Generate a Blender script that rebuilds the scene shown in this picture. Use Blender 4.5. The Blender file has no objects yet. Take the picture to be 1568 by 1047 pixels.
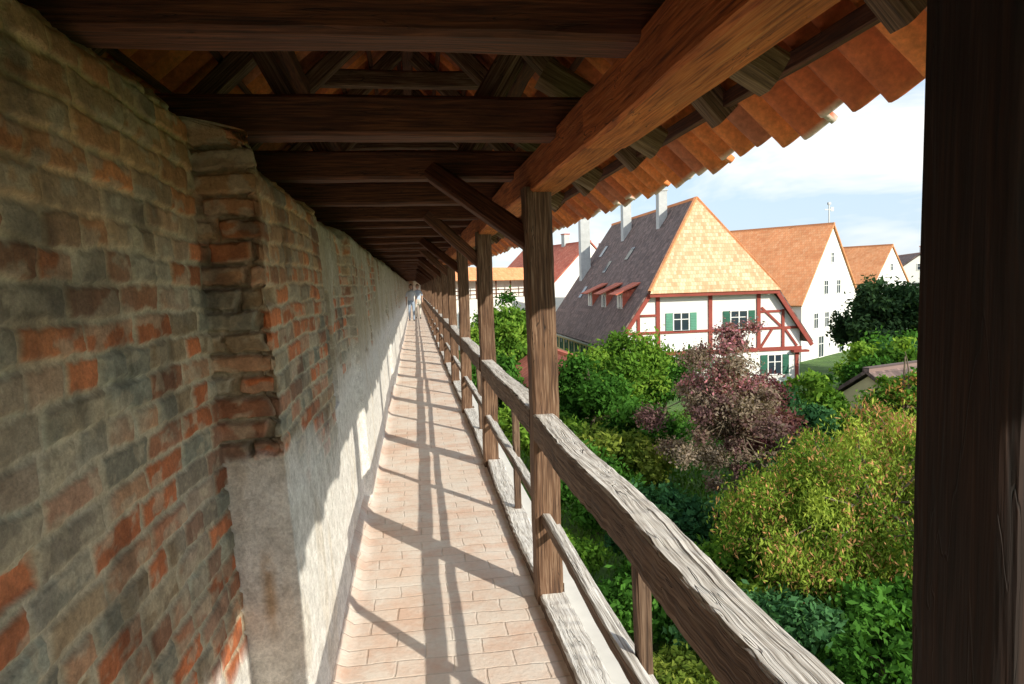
import bpy, math, random
import numpy as np
from mathutils import Vector, Matrix
random.seed(7); rng=np.random.default_rng(7)
scene=bpy.context.scene
GZ=-5.2
SUN=Vector((1.29,-1.92,1.0)).normalized()

# ---------------------------------------------------------------- helpers
def link(o,parent=None):
    scene.collection.objects.link(o)
    if parent: o.parent=parent
    return o
def empty(name,loc=(0,0,0)):
    e=bpy.data.objects.new(name,None); e.location=loc; return link(e)
def fast_mesh(name,V,Q,mat=None,col=None,smooth=False,parent=None,attrs=None):
    V=np.asarray(V,dtype=np.float32); Q=np.asarray(Q,dtype=np.int32)
    me=bpy.data.meshes.new(name); n=Q.shape[1]
    me.vertices.add(len(V)); me.vertices.foreach_set('co',V.ravel())
    me.loops.add(Q.size); me.loops.foreach_set('vertex_index',Q.ravel())
    me.polygons.add(len(Q)); me.polygons.foreach_set('loop_start',np.arange(0,Q.size,n,dtype=np.int32))
    if smooth: me.polygons.foreach_set('use_smooth',np.ones(len(Q),dtype=bool))
    me.update(calc_edges=True)
    if col is not None:
        a=me.color_attributes.new('Col','FLOAT_COLOR','POINT')
        c=np.ones((len(V),4),dtype=np.float32); c[:,:3]=col
        a.data.foreach_set('color',c.ravel())
    if mat: me.materials.append(mat)
    return link(bpy.data.objects.new(name,me),parent)

def hsh(a,b,s=0):
    v=np.sin(np.asarray(a)*127.1+np.asarray(b)*311.7+s*74.7)*43758.5453
    return v-np.floor(v)
def vn(x,y,s=0):
    xi=np.floor(x);yi=np.floor(y);fx=x-xi;fy=y-yi
    fx=fx*fx*(3-2*fx);fy=fy*fy*(3-2*fy)
    return (hsh(xi,yi,s)*(1-fx)+hsh(xi+1,yi,s)*fx)*(1-fy)+(hsh(xi,yi+1,s)*(1-fx)+hsh(xi+1,yi+1,s)*fx)*fy
def fbm(x,y,s=0,o=4):
    r=0;a=.5
    for i in range(o):
        r=r+a*vn(x*2**i,y*2**i,s+i);a*=.5
    return r/(1-.5**o)
def ss(a,b,x):
    t=np.clip((x-a)/(b-a),0,1);return t*t*(3-2*t)

# ---------------------------------------------------------------- materials
def newmat(name):
    m=bpy.data.materials.new(name);m.use_nodes=True
    nt=m.node_tree;b=nt.nodes['Principled BSDF'];return m,nt,b
def N(nt,t,**k):
    n=nt.nodes.new(t)
    for a,v in k.items():setattr(n,a,v)
    return n
def ramp(nt,fac,stops,interp='LINEAR'):
    r=N(nt,'ShaderNodeValToRGB');cr=r.color_ramp;cr.interpolation=interp
    while len(cr.elements)<len(stops):cr.elements.new(.5)
    for e,(p,c) in zip(cr.elements,stops):
        e.position=p;e.color=(c[0],c[1],c[2],1) if len(c)==3 else c
    nt.links.new(fac,r.inputs[0]);return r.outputs[0]
def noise(nt,vec,scale,detail=4,rough=.55,dist=0):
    n=N(nt,'ShaderNodeTexNoise');n.inputs['Scale'].default_value=scale
    n.inputs['Detail'].default_value=detail;n.inputs['Roughness'].default_value=rough
    n.inputs['Distortion'].default_value=dist
    if vec is not None:nt.links.new(vec,n.inputs['Vector'])
    return n.outputs['Fac']
def mapping(nt,vec,scale=(1,1,1),rot=(0,0,0),loc=(0,0,0)):
    m=N(nt,'ShaderNodeMapping');m.inputs['Scale'].default_value=scale
    m.inputs['Rotation'].default_value=rot;m.inputs['Location'].default_value=loc
    nt.links.new(vec,m.inputs['Vector']);return m.outputs[0]
def mix(nt,fac,a,b,blend='MIX'):
    m=N(nt,'ShaderNodeMix',data_type='RGBA',blend_type=blend)
    for s,v in ((m.inputs[0],fac),(m.inputs[6],a),(m.inputs[7],b)):
        if hasattr(v,'links') or hasattr(v,'is_output'):nt.links.new(v,s)
        elif isinstance(v,(int,float)):s.default_value=v
        else:s.default_value=(*v,1) if len(v)==3 else v
    return m.outputs[2]
def math_(nt,op,a,b=0):
    m=N(nt,'ShaderNodeMath',operation=op)
    for s,v in ((m.inputs[0],a),(m.inputs[1],b)):
        if isinstance(v,(int,float)):s.default_value=v
        else:nt.links.new(v,s)
    return m.outputs[0]
def bump(nt,b,h,strength=.5,dist=.01):
    n=N(nt,'ShaderNodeBump');n.inputs['Strength'].default_value=strength;n.inputs['Distance'].default_value=dist
    nt.links.new(h,n.inputs['Height']);nt.links.new(n.outputs[0],b.inputs['Normal'])
def objco(nt):
    return N(nt,'ShaderNodeTexCoord').outputs['Object']

def wood(name,dark,mid,light,bs=.6,bd=.004,fine=120,lit_bleach=None):
    m,nt,b=newmat(name)
    a=N(nt,'ShaderNodeAttribute',attribute_name='gc').outputs['Vector']
    g=noise(nt,mapping(nt,a,(4.5,fine,fine)),1,2,.65,.25)
    g2=noise(nt,mapping(nt,a,(1.3,15,15)),1,3,.6,.8)
    pt=noise(nt,a,3.2,2)
    c=ramp(nt,g,[(.3,dark),(.5,mid),(.70,light)])
    rings=math_(nt,'FRACT',math_(nt,'MULTIPLY',g2,12.0))
    ringc=ramp(nt,rings,[(0,(.5,.45,.42)),(.25,(1,1,1)),(.85,(1,1,1)),(1,(.5,.45,.42))])
    c=mix(nt,.38,c,ringc,'MULTIPLY')
    c=mix(nt,.75,c,ramp(nt,pt,[(.3,(.55,.5,.48)),(.65,(1,1,1))]),'MULTIPLY')
    if lit_bleach:
        # upper faces paler: weather-bleached fibres plus sunlight on the top painted in
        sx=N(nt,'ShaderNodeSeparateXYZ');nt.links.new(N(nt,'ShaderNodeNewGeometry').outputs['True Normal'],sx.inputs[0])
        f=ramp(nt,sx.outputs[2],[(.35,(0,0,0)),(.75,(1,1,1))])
        bl=mix(nt,.5,ramp(nt,g,[(.3,lit_bleach[0]),(.5,lit_bleach[1]),(.7,lit_bleach[2])]),ringc,'MULTIPLY')
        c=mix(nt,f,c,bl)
    ck=ramp(nt,math_(nt,'ABSOLUTE',math_(nt,'SUBTRACT',g2,.47)),[(0,(.06,.05,.045)),(.008,(1,1,1))])
    c=mix(nt,ramp(nt,pt,[(.42,(0,0,0)),(.58,(.95,.95,.95))]),c,mix(nt,1,c,ck,'MULTIPLY'))
    nt.links.new(c,b.inputs['Base Color']);b.inputs['Roughness'].default_value=.8
    h=math_(nt,'ADD',math_(nt,'ADD',math_(nt,'MULTIPLY',g,.6),math_(nt,'MULTIPLY',rings,.3)),math_(nt,'MULTIPLY',ck,.6))
    bump(nt,b,h,bs,bd);return m
M_dark=wood('dark_timber',(.040,.013,.006),(.115,.036,.014),(.21,.072,.028))
M_black=wood('shaded_post_timber',(.010,.005,.0035),(.026,.011,.007),(.050,.022,.012))  # near post: its shade is put into a darker wood colour
M_plate=wood('bounce_lit_timber',(.20,.05,.012),(.58,.155,.03),(.68,.25,.07))  # orange bounce light from the floor painted into the plate's wood
M_post=wood('post_timber',(.055,.027,.015),(.165,.085,.045),(.33,.215,.14))
M_rail=wood('weathered_timber',(.055,.030,.018),(.145,.085,.052),(.25,.17,.115),bs=.9,bd=.007,fine=90,lit_bleach=((.50,.46,.41),(.84,.81,.76),(.93,.91,.88)))
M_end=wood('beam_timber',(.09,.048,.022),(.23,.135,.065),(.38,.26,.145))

def vcol(name,detail_scale=60,rough=.9,bs=.5,var=.35,bd=.004):
    m,nt,b=newmat(name);o=objco(nt)
    c=N(nt,'ShaderNodeVertexColor',layer_name='Col').outputs[0]
    n=noise(nt,o,detail_scale,3,.7)
    n2=noise(nt,o,detail_scale*.2,3,.7)
    f=ramp(nt,n,[(.3,(1-var,1-var,1-var)),(.7,(1.1,1.1,1.1))])
    f2=ramp(nt,n2,[(.33,(1-var,1-var*1.05,1-var*1.1)),(.62,(1.08,1.08,1.08))])
    c=mix(nt,1,c,f,'MULTIPLY');c=mix(nt,1,c,f2,'MULTIPLY')
    nt.links.new(c,b.inputs['Base Color']);b.inputs['Roughness'].default_value=rough
    bump(nt,b,math_(nt,'ADD',n,math_(nt,'MULTIPLY',n2,1.2)),bs,bd);return m
M_wall=vcol('old_brickwork',95,.92,.8,.27,.005)
M_tilecol=vcol('clay_tile',40,.8,.3,.3)

def plain(name,col,var=.2,scale=3,rough=.85,bs=.15,metal=0):
    m,nt,b=newmat(name);o=objco(nt)
    n=noise(nt,o,scale,3,.65);n2=noise(nt,o,scale*7,3,.6)
    c=ramp(nt,n,[(.3,[x*(1-var) for x in col]),(.7,col)])
    c=mix(nt,var,c,ramp(nt,n2,[(.35,(.6,.6,.6)),(.6,(1,1,1))]),'MULTIPLY')
    nt.links.new(c,b.inputs['Base Color']);b.inputs['Roughness'].default_value=rough
    b.inputs['Metallic'].default_value=metal
    bump(nt,b,n2,bs,.01);return m
M_white=plain('white_plaster',(.88,.87,.84),.08,.6)
M_plaster=plain('outer_plaster',(.86,.84,.79),.15,1.5)
M_cream=plain('cream_plaster',(.78,.66,.38),.12,.6)
M_red=plain('red_timber_paint',(.34,.07,.05),.25,2)
M_green=plain('green_shutter',(.12,.34,.24),.15,3)
M_dgreen=plain('dark_green_shutter',(.03,.14,.09),.15,3)
M_frame=plain('window_frame_paint',(.85,.85,.83),.05,3)
M_chim=plain('chimney_render',(.58,.60,.60),.2,2)
M_metal=plain('zinc_metal',(.35,.37,.38),.1,4,.4,.05,.6)
def glassm():
    m,nt,b=newmat('window_glass');b.inputs['Base Color'].default_value=(.03,.045,.06,1)
    b.inputs['Roughness'].default_value=.08;return m
M_glass=glassm()
def tileroof(name,c1,c2,c3,w=.2,h=.34):
    m,nt,b=newmat(name)
    a=N(nt,'ShaderNodeAttribute',attribute_name='gc').outputs['Vector']
    br=N(nt,'ShaderNodeTexBrick');nt.links.new(a,br.inputs['Vector'])
    br.inputs['Scale'].default_value=1;br.inputs['Brick Width'].default_value=w;br.inputs['Row Height'].default_value=h
    br.inputs['Mortar Size'].default_value=.012;br.inputs['Mortar Smooth'].default_value=.3
    br.inputs['Color1'].default_value=(0,0,0,1);br.inputs['Color2'].default_value=(1,1,1,1);br.inputs['Mortar'].default_value=(.5,.5,.5,1)
    c=ramp(nt,br.outputs['Color'],[(0,c1),(.5,c2),(1,c3)])
    c=mix(nt,math_(nt,'MULTIPLY',br.outputs['Fac'],.4),c,(c1[0]*.4,c1[1]*.4,c1[2]*.4))
    n=noise(nt,a,.5,4,.7)
    c=mix(nt,.6,c,ramp(nt,n,[(.32,(.68,.64,.6)),(.6,(1,1,1))]),'MULTIPLY')
    nt.links.new(c,b.inputs['Base Color']);b.inputs['Roughness'].default_value=.85
    sx=N(nt,'ShaderNodeSeparateXYZ');nt.links.new(a,sx.inputs[0])
    saw=math_(nt,'FRACT',math_(nt,'DIVIDE',sx.outputs[1],h))
    hh=math_(nt,'SUBTRACT',math_(nt,'MULTIPLY',saw,-1),br.outputs['Fac'])
    bump(nt,b,hh,.5,.03);return m
M_roofY=tileroof('ochre_roof_tiles',(.66,.36,.19),(.78,.50,.30),(.85,.62,.41),.18,.26)
M_roofO=tileroof('orange_roof_tiles',(.76,.29,.12),(.82,.35,.15),(.85,.41,.20),.2,.3)
M_roofD=tileroof('brown_roof_tiles',(.11,.075,.07),(.17,.12,.108),(.27,.18,.16),.2,.3)
M_roofR=tileroof('red_roof_tiles',(.48,.11,.07),(.56,.15,.09),(.62,.22,.14),.2,.3)

def leafmat(name):
    m,nt,b=newmat(name)
    nt.nodes.remove(b)
    out=nt.nodes['Material Output']
    c=N(nt,'ShaderNodeVertexColor',layer_name='Col').outputs[0]
    d=N(nt,'ShaderNodeBsdfDiffuse');t=N(nt,'ShaderNodeBsdfTranslucent')
    nt.links.new(c,d.inputs[0])
    tc=mix(nt,1,c,(1.2,1.2,.5),'MULTIPLY');nt.links.new(tc,t.inputs[0])
    s=N(nt,'ShaderNodeMixShader');s.inputs[0].default_value=.30
    nt.links.new(d.outputs[0],s.inputs[1]);nt.links.new(t.outputs[0],s.inputs[2])
    nt.links.new(s.outputs[0],out.inputs[0]);return m
M_leaf=leafmat('leaf')
M_bark=plain('bark',(.20,.16,.11),.4,8,.9,.6)

# ---------------------------------------------------------------- timber builder
class Timber:
    def __init__(s):s.V=[];s.F=[];s.G=[]
    def beam(s,p0,p1,w,h,up=(0,0,1),seg=None,wob=.004,ch=.14,taper=1.0):
        p0=Vector(p0);p1=Vector(p1);d=p1-p0;L=d.length;d.normalize()
        side=d.cross(Vector(up)).normalized();u=side.cross(d)
        if seg is None:seg=max(2,int(L/.25))
        seg=min(seg,260)
        c=min(w,h)*ch
        a,b=w/2,h/2
        prof=[(-a+c,-b),(a-c,-b),(a,-b+c),(a,b-c),(a-c,b),(-a+c,b),(-a,b-c),(-a,-b+c)]
        r=[random.uniform(0,40) for _ in range(3)]
        ph=[random.uniform(0,6) for _ in range(4)];base=len(s.V)
        for i in range(seg+1):
            t=i/seg;q=p0+d*(L*t);k=1+(taper-1)*t
            ox=wob*(math.sin(t*L*2.1+ph[0])+.6*math.sin(t*L*5.3+ph[1]));oy=wob*(math.sin(t*L*1.7+ph[2])+.6*math.sin(t*L*4.7+ph[3]))
            for j,(x,y) in enumerate(prof):
                jx=random.uniform(-1,1)*wob*.5;jy=random.uniform(-1,1)*wob*.5
                s.V.append(q+side*(x*k+ox+jx)+u*(y*k+oy+jy))
                s.G.append((t*L+r[0],x+r[1],y+r[2]))
        for i in range(seg):
            for j in range(8):
                k=(j+1)%8;s.F.append((base+i*8+j,base+i*8+k,base+(i+1)*8+k,base+(i+1)*8+j))
        s.F.append(tuple(base+j for j in reversed(range(8))))
        s.F.append(tuple(base+seg*8+j for j in range(8)))
    def build(s,name,mat,parent=None,smooth=False):
        me=bpy.data.meshes.new(name);me.from_pydata([tuple(v) for v in s.V],[],s.F)
        a=me.attributes.new('gc','FLOAT_VECTOR','POINT');a.data.foreach_set('vector',np.array(s.G,dtype=np.float32).ravel())
        me.materials.append(mat)
        import bmesh
        bm=bmesh.new();bm.from_mesh(me);bmesh.ops.recalc_face_normals(bm,faces=bm.faces);bm.to_mesh(me);bm.free()
        return link(bpy.data.objects.new(name,me),parent)

# ---------------------------------------------------------------- box builder (multi-material)
class Builder:
    def __init__(s,mats):s.V=[];s.F=[];s.M=[];s.G=[];s.mats=mats
    def box(s,x0,x1,y0,y1,z0,z1,m=0):
        b=len(s.V)
        for z in(z0,z1):
            for y in(y0,y1):
                for x in(x0,x1):s.V.append((x,y,z));s.G.append((x,z,y))
        for f in((0,2,3,1),(4,5,7,6),(0,1,5,4),(2,6,7,3),(0,4,6,2),(1,3,7,5)):
            s.F.append(tuple(b+i for i in f));s.M.append(m)
    def poly(s,pts,m=0,g=None):
        b=len(s.V)
        for i,p in enumerate(pts):s.V.append(tuple(p));s.G.append(g[i] if g else (p[0],p[2],p[1]))
        s.F.append(tuple(range(b,b+len(pts))));s.M.append(m)
    def slab(s,pts,thick,m,eave,up):
        e=Vector(eave).normalized();u=Vector(up).normalized();n=e.cross(u)
        if n.z<0:n=-n
        g=[(Vector(p).dot(e),Vector(p).dot(u),0) for p in pts]
        top=[Vector(p)+n*thick for p in pts]
        s.poly(top,m,g);s.poly([Vector(p) for p in reversed(pts)],m,list(reversed(g)))
        k=len(pts)
        for i in range(k):
            j=(i+1)%k;s.poly([Vector(pts[i]),Vector(pts[j]),top[j],top[i]],m,[g[i],g[j],g[j],g[i]])
    def bar(s,p0,p1,w,y0,y1,m):
        p0=Vector((p0[0],0,p0[1]));p1=Vector((p1[0],0,p1[1]));d=(p1-p0).normalized();n=Vector((-d.z,0,d.x))*w/2
        q=[p0-n,p1-n,p1+n,p0+n];b=len(s.V)
        for y in(y0,y1):
            for p in q:s.V.append((p.x,y,p.z));s.G.append((p.x,p.z,y))
        for f in((0,1,2,3),(7,6,5,4),(0,4,5,1),(1,5,6,2),(2,6,7,3),(3,7,4,0)):
            s.F.append(tuple(b+i for i in f));s.M.append(m)
    def build(s,name,parent=None,loc=(0,0,0),rot=0):
        me=bpy.data.meshes.new(name);me.from_pydata(s.V,[],s.F)
        for m in s.mats:me.materials.append(m)
        me.polygons.foreach_set('material_index',s.M)
        a=me.attributes.new('gc','FLOAT_VECTOR','POINT');a.data.foreach_set('vector',np.array(s.G,dtype=np.float32).ravel())
        o=bpy.data.objects.new(name,me);o.location=loc;o.rotation_euler=(0,0,rot)
        return link(o,parent)

# ================================================================ TOWN WALL (inner face, left)
YB,YE=-6.0,62.0
def build_wall():
    ys=[];y=YB
    while y<.7:ys.append(y);y+=.05
    while y<2.35:ys.append(y);y+=.0055
    P=[(-.60,yy) for yy in ys]
    k0=len(P)
    for i in range(1,37):P.append((-.60+.19*i/36,2.35))
    k1=len(P)
    y=2.356;niche=3.72
    while y<niche:P.append((-.41,y));y+=.0065
    for i in range(1,6):P.append((-.41-.03*i/5,niche))
    y+=.006
    while y<YE:
        off=-.44+.03*ss(5.1,5.2,y)-.025*ss(8.5,8.6,y)+.04*ss(11,11.2,y)-.03*ss(15,15.1,y)+.03*ss(19,19.2,y)
        P.append((float(off)+(.02 if y>5.2 else 0),y));y+=.0065*max(1,y/2.6)
    P=np.array(P);n=len(P)
    d=np.diff(P,axis=0,prepend=P[:1]*2-P[1:2]);seg=np.hypot(d[:,0],d[:,1]);u=np.cumsum(seg)
    nx=np.ones(n);ny=np.zeros(n)
    nx[k0:k1]=0.0;ny[k0:k1]=-1
    nx[k1-2:k1+2]=.7;ny[k1-2:k1+2]=-.7
    Nz=360;top=2.2-.17*ss(2.3,2.4,P[:,1])
    top=top+.05*(fbm(u*3,u*0,5)-.5)+.045*(fbm(u*12,u*0,6)-.5)
    zf=np.linspace(0,1,Nz)
    Z=(-.05+ (top[None,:]+.05)*zf[:,None]);U=np.broadcast_to(u[None,:],Z.shape);Y=np.broadcast_to(P[None,:,1],Z.shape)
    H=.074;LR=.25
    zz=Z+.018*(fbm(U*1.3,Z*1.6,1)-.5)*2+.012*(vn(U*7,Z*7,2)-.5)+.007*(vn(U*22,Z*18,2)-.5)
    r=np.floor(zz/H);fz=zz/H-r
    hdr=(hsh(r,0,3)>.6);L=np.where(hdr,.14,LR)
    uu=U+hsh(r,1,4)*.3+.02*(vn(U*6,Z*11,7)-.5)+.012*(vn(U*23,Z*27,7)-.5)
    b=np.floor(uu/L);fu=uu/L-b
    rnd=hsh(r,b,9);rnd2=hsh(r,b,10);rnd3=hsh(r,b,11);rnd4=hsh(r,b,13)
    de=np.minimum(np.minimum(fu,1-fu)*L*.8,np.minimum(fz,1-fz)*H)
    e=de+.013*(fbm(U*30,Z*30,12,3)-.5)-.005*rnd2
    mask=ss(.002,.009,e)
    pillar=(Y>2.34)&(Y<2.36)
    miss=(rnd3>.972)
    depth=.008*(rnd4-.4)-.022*miss
    nz1=fbm(U*2.3,Z*2.3,20);nz2=fbm(U*9,Z*9,21)
    near=(Y<2.345)
    ple=np.where(near,ss(.45,.2,Z+.6*(nz1-.5)+.25*(nz2-.5)),
        np.maximum(ss(1.06,1.02,Z+.10*(nz1-.5)+.08*(nz2-.5)),0))
    far=ss(3.75,3.85,Y)
    pf=ss(.38,.54,nz1+.35*(nz2-.5)+.05*far+.10*ss(5,9,Y))
    ple=np.maximum(ple,far*pf)
    side=ss(2.37,2.5,Y)*(1-far)
    ple=np.where(side>0,ple*ss(1.25,.75,Z+.6*(nz1-.5)+.2*(nz2-.5)),ple)
    ple=np.clip(ple,0,1)
    disp=(mask*(.005+depth)-.002*(1-mask))*(1-.94*ple)+.008*ple
    disp=disp+.008*(fbm(U*26,Z*26,30,4)-.5)*(1-.6*ple)+.03*(fbm(U*.9,Z*.9,31,2)-.5)
    disp=disp+np.where(pillar & (ple<.5),(mask-1)*.035-.015*(rnd2>.6),0)
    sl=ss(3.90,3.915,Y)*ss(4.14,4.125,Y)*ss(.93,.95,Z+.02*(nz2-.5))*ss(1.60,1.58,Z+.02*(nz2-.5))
    disp=disp-.16*sl
    def C(*c):return np.array(c,dtype=np.float32)
    R_=rnd[...,None]
    br=np.where(R_<.22,C(.62,.19,.07),np.where(R_<.40,C(.44,.19,.10),np.where(R_<.60,C(.38,.27,.16),np.where(R_<.82,C(.34,.31,.23),C(.50,.28,.16)))))
    br=br*(.70+.55*rnd2[...,None])
    mort=C(.60,.50,.35)*np.ones_like(br)
    warm=ss(1.35,1.90,Z+.6*(nz1-.5))[...,None]
    gr=(ss(.38,.58,fbm(U*1.6,Z*2.2,40)+.25*(nz2-.5))*(1-.8*warm[...,0])*np.where(rnd<.22,.10,np.where(rnd<.40,.5,1)))[...,None]
    col=br*mask[...,None]+mort*(1-mask[...,None])
    grc=np.where(rnd4[...,None]>.5,C(.37,.385,.31),C(.43,.38,.30))*np.where(mask[...,None]>.5,.70+.48*rnd2[...,None],1.25)
    col=col*(1-.66*gr)+grc*.66*gr
    wc=np.where(rnd3[...,None]>.5,C(.60,.27,.08),C(.44,.23,.09))
    col=col*(1-.58*warm)+wc*(.62+.40*(1-mask[...,None])+.25*rnd2[...,None])*.58*warm
    sm=(ss(.54,.64,fbm(U*13,Z*22,41))*.55)[...,None]
    col=col*(1-sm)+mort*(1-.3*warm)*sm
    dk=ss(.58,.74,fbm(U*5,Z*5,44))[...,None];col=col*(1-.42*dk)
    pc=C(.88,.86,.82)*np.ones_like(col)
    stain=ss(.42,.66,fbm(U*1.4,Z*.7,42)+.2*(nz2-.5))[...,None]
    upz=ss(.85,1.35,Z)[...,None]
    pc=pc*(1-upz)+C(.58,.51,.39)*upz
    pc=pc*(1-.6*stain*upz)+C(.35,.28,.17)*(.6*stain*upz)
    st2=ss(.6,.75,fbm(U*5,Z*2.3,43))[...,None]
    pc=pc*(1-.22*st2)+C(.56,.40,.20)*.22*st2
    # rust streak on the pier plaster
    rs=(ss(.035,.0,np.abs(X_:=(P[None,:,0]+.50+.01*(nz2-.5)))+0*Z)*ss(.35,.55,Z)*ss(.78,.66,Z)*ss(.35,.6,nz2)*pillar)[...,None]
    pc=pc*(1-.7*rs)+C(.50,.30,.12)*.7*rs
    p=ple[...,None];col=col*(1-p)+pc*p
    col=col*(1-.5*sl[...,None])  # niche recess darkened: its shade is multiplied into the wall colour
    col=np.clip(col,0.02,.9)
    X=P[None,:,0]-.045*Z
    X=X+disp*nx[None,:];Yv=Y+disp*ny[None,:]
    rt=ss(.965,1.0,zf)[:,None]
    X=X-.05*rt**2*(nx[None,:]>0)
    V1=np.stack([X,Yv,Z],-1)
    K=14
    rows=[];cols=[]
    for i in range(1,K+1):
        t=i/K
        xx=X[-1]-t*1.1
        z=Z[-1]+.10*t**.6+.05*(fbm(u*5,u*0+t*5,50)-.5)
        rows.append(np.stack([xx,Yv[-1],z],-1));c=C(.42,.34,.22)*(.7+.6*fbm(u*12,u*0+t*9,51))[:,None];cols.append(c)
    V=np.concatenate([V1,np.array(rows)],0);Cc=np.concatenate([col,np.array(cols)],0)
    R=V.shape[0];idx=np.arange(R*n).reshape(R,n)
    Q=np.stack([idx[:-1,:-1],idx[:-1,1:],idx[1:,1:],idx[1:,:-1]],-1).reshape(-1,4)
    return fast_mesh('brick_town_wall',V.reshape(-1,3),Q,M_wall,Cc.reshape(-1,3),smooth=True)
wall=build_wall()

# ================================================================ FLOOR
m,nt,b=newmat('brick_paving');o=objco(nt)
w=N(nt,'ShaderNodeVectorMath',operation='ADD');nn=N(nt,'ShaderNodeTexNoise');nn.inputs['Scale'].default_value=5
nt.links.new(o,nn.inputs['Vector'])
sc=N(nt,'ShaderNodeVectorMath',operation='SCALE');sc.inputs['Scale'].default_value=.035;nt.links.new(nn.outputs['Color'],sc.inputs[0])
nt.links.new(o,w.inputs[0]);nt.links.new(sc.outputs[0],w.inputs[1])
br=N(nt,'ShaderNodeTexBrick');nt.links.new(w.outputs[0],br.inputs['Vector'])
br.inputs['Scale'].default_value=1;br.inputs['Brick Width'].default_value=.25;br.inputs['Row Height'].default_value=.125
br.inputs['Mortar Size'].default_value=.006;br.inputs['Mortar Smooth'].default_value=.6
br.inputs['Color1'].default_value=(.82,.56,.43,1);br.inputs['Color2'].default_value=(.92,.74,.62,1);br.inputs['Mortar'].default_value=(.66,.48,.37,1)
n1=noise(nt,o,2.6,4,.75);n2=noise(nt,o,45,3,.7)
c=mix(nt,ramp(nt,n1,[(.36,(0,0,0)),(.62,(.85,.85,.85))]),br.outputs['Color'],(.94,.87,.79))
c=mix(nt,.4,c,ramp(nt,n2,[(.3,(.80,.78,.76)),(.6,(1,1,1))]),'MULTIPLY')
nt.links.new(c,b.inputs['Base Color']);b.inputs['Roughness'].default_value=.85
bump(nt,b,math_(nt,'SUBTRACT',math_(nt,'ADD',math_(nt,'MULTIPLY',n2,.6),n1),math_(nt,'MULTIPLY',br.outputs['Fac'],.8)),.6,.008)
M_floor=m
ys=np.concatenate([np.arange(YB,12,.06),np.arange(12,YE+.3,.4)]);xs=np.linspace(-.70,.57,30)
XX,YY=np.meshgrid(xs,ys);ZZ=.012*(fbm(XX*3,YY*3,60)-.5)
ZZ=ZZ+.07*ss(-.36,-.44,XX+.03*(fbm(YY*3,YY*0,61)-.5))
idx=np.arange(XX.size).reshape(XX.shape)
Q=np.stack([idx[:-1,:-1],idx[:-1,1:],idx[1:,1:],idx[1:,:-1]],-1).reshape(-1,4)
fast_mesh('walkway_floor',np.stack([XX,YY,ZZ],-1).reshape(-1,3),Q,M_floor,smooth=True)
B=Builder([M_plaster])
B.box(-1.7,.705,YB,YE,GZ-.5,-.06,0)
B.box(.707,.88,YB,YE,GZ-.5,-.18,0)
B.box(-1.75,-1.55,YB,YE,-.058,2.25,0)
B.build('town_wall_base')

# ================================================================ POSTS
posts=[-4.65,-2.0,.635]+[3.30+2.65*i for i in range(22)]
for i,y in enumerate(posts):
    T=Timber();lean=random.uniform(-.008,.008)
    w=.13
    xc=.610 if i!=2 else .624
    if i==2:lean=0
    T.beam((xc+lean,y,-.02),(xc-.01*(i==3),y,2.06),w,w+.005,up=(0,1,0),seg=30,wob=.004 if i!=2 else .0015,ch=.09)
    o=T.build('wooden_post',M_black if i==2 else M_post)
# ================================================================ RAILING
rail_e=empty('wooden_railing')
T=Timber();T2=Timber();T3=Timber()
for i in range(len(posts)-1):
    y0,y1=posts[i]+.06,posts[i+1]-.06
    dz=random.uniform(-.012,.012)
    n=60 if i in(1,2,3) else 12
    T.beam((.598,y0,.895+dz),(.600,y1,.895-dz*.5),.105,.135,seg=n,wob=.005,ch=.07)
    T2.beam((.605,y0,.455+dz),(.60,y1,.44),.042,.055,seg=n//2,wob=.003)
    T2.beam((.660,y0,.405+dz),(.655,y1,.395),.024,.030,seg=n//2,wob=.002)  # added thin rail, invented to cast a second shadow line on the floor
    ym=(y0+y1)/2-.04
    T2.beam((.655,ym,-.1),(.645,ym,.83),.045,.05,up=(0,1,0),seg=10,wob=.003)
    T3.beam((.635,y0,.005),(.635,y1,.01),.135,.10,seg=n,wob=.006,ch=.1)
T.build('handrail',M_rail,rail_e);T2.build('lower_and_shadow_rails',M_rail,rail_e);T3.build('sill_beam',M_rail,rail_e)

# ================================================================ ROOF
roof=empty('timber_roof')
T=Timber();T.beam((.635,YB,2.125),(.635,2.2,2.125),.15,.17,seg=60,wob=.004,ch=.07)
T.beam((.635,2.2,2.125),(.635,YE,2.125),.15,.17,seg=200,wob=.004,ch=.07)
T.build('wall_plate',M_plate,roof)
ties=[1.72,2.72,3.78]+[3.78+1.05*i for i in range(1,55)]+[.67,-.4,-1.45,-2.5,-3.55,-4.6]
T=Timber();T2=Timber()
for y in ties:
    dz=random.uniform(-.015,.015);dy=random.uniform(-.02,.02)
    T.beam((-1.4,y,2.255+dz),(.72,y+dy,2.255+dz),.14,.15,seg=14,wob=.004,ch=.1)
    yt=y+.33
    T2.beam((.60,yt,2.53),(1.13,yt+dy,2.22+dz*.5),.115,.13,seg=8,wob=.003,ch=.22)
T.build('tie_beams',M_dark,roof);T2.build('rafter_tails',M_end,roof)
RX,RZ=0.0,3.72
EXr,EZr=1.50,2.17
EXl,EZl=-1.62,2.17
T=Timber();y=YB+.1
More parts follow.
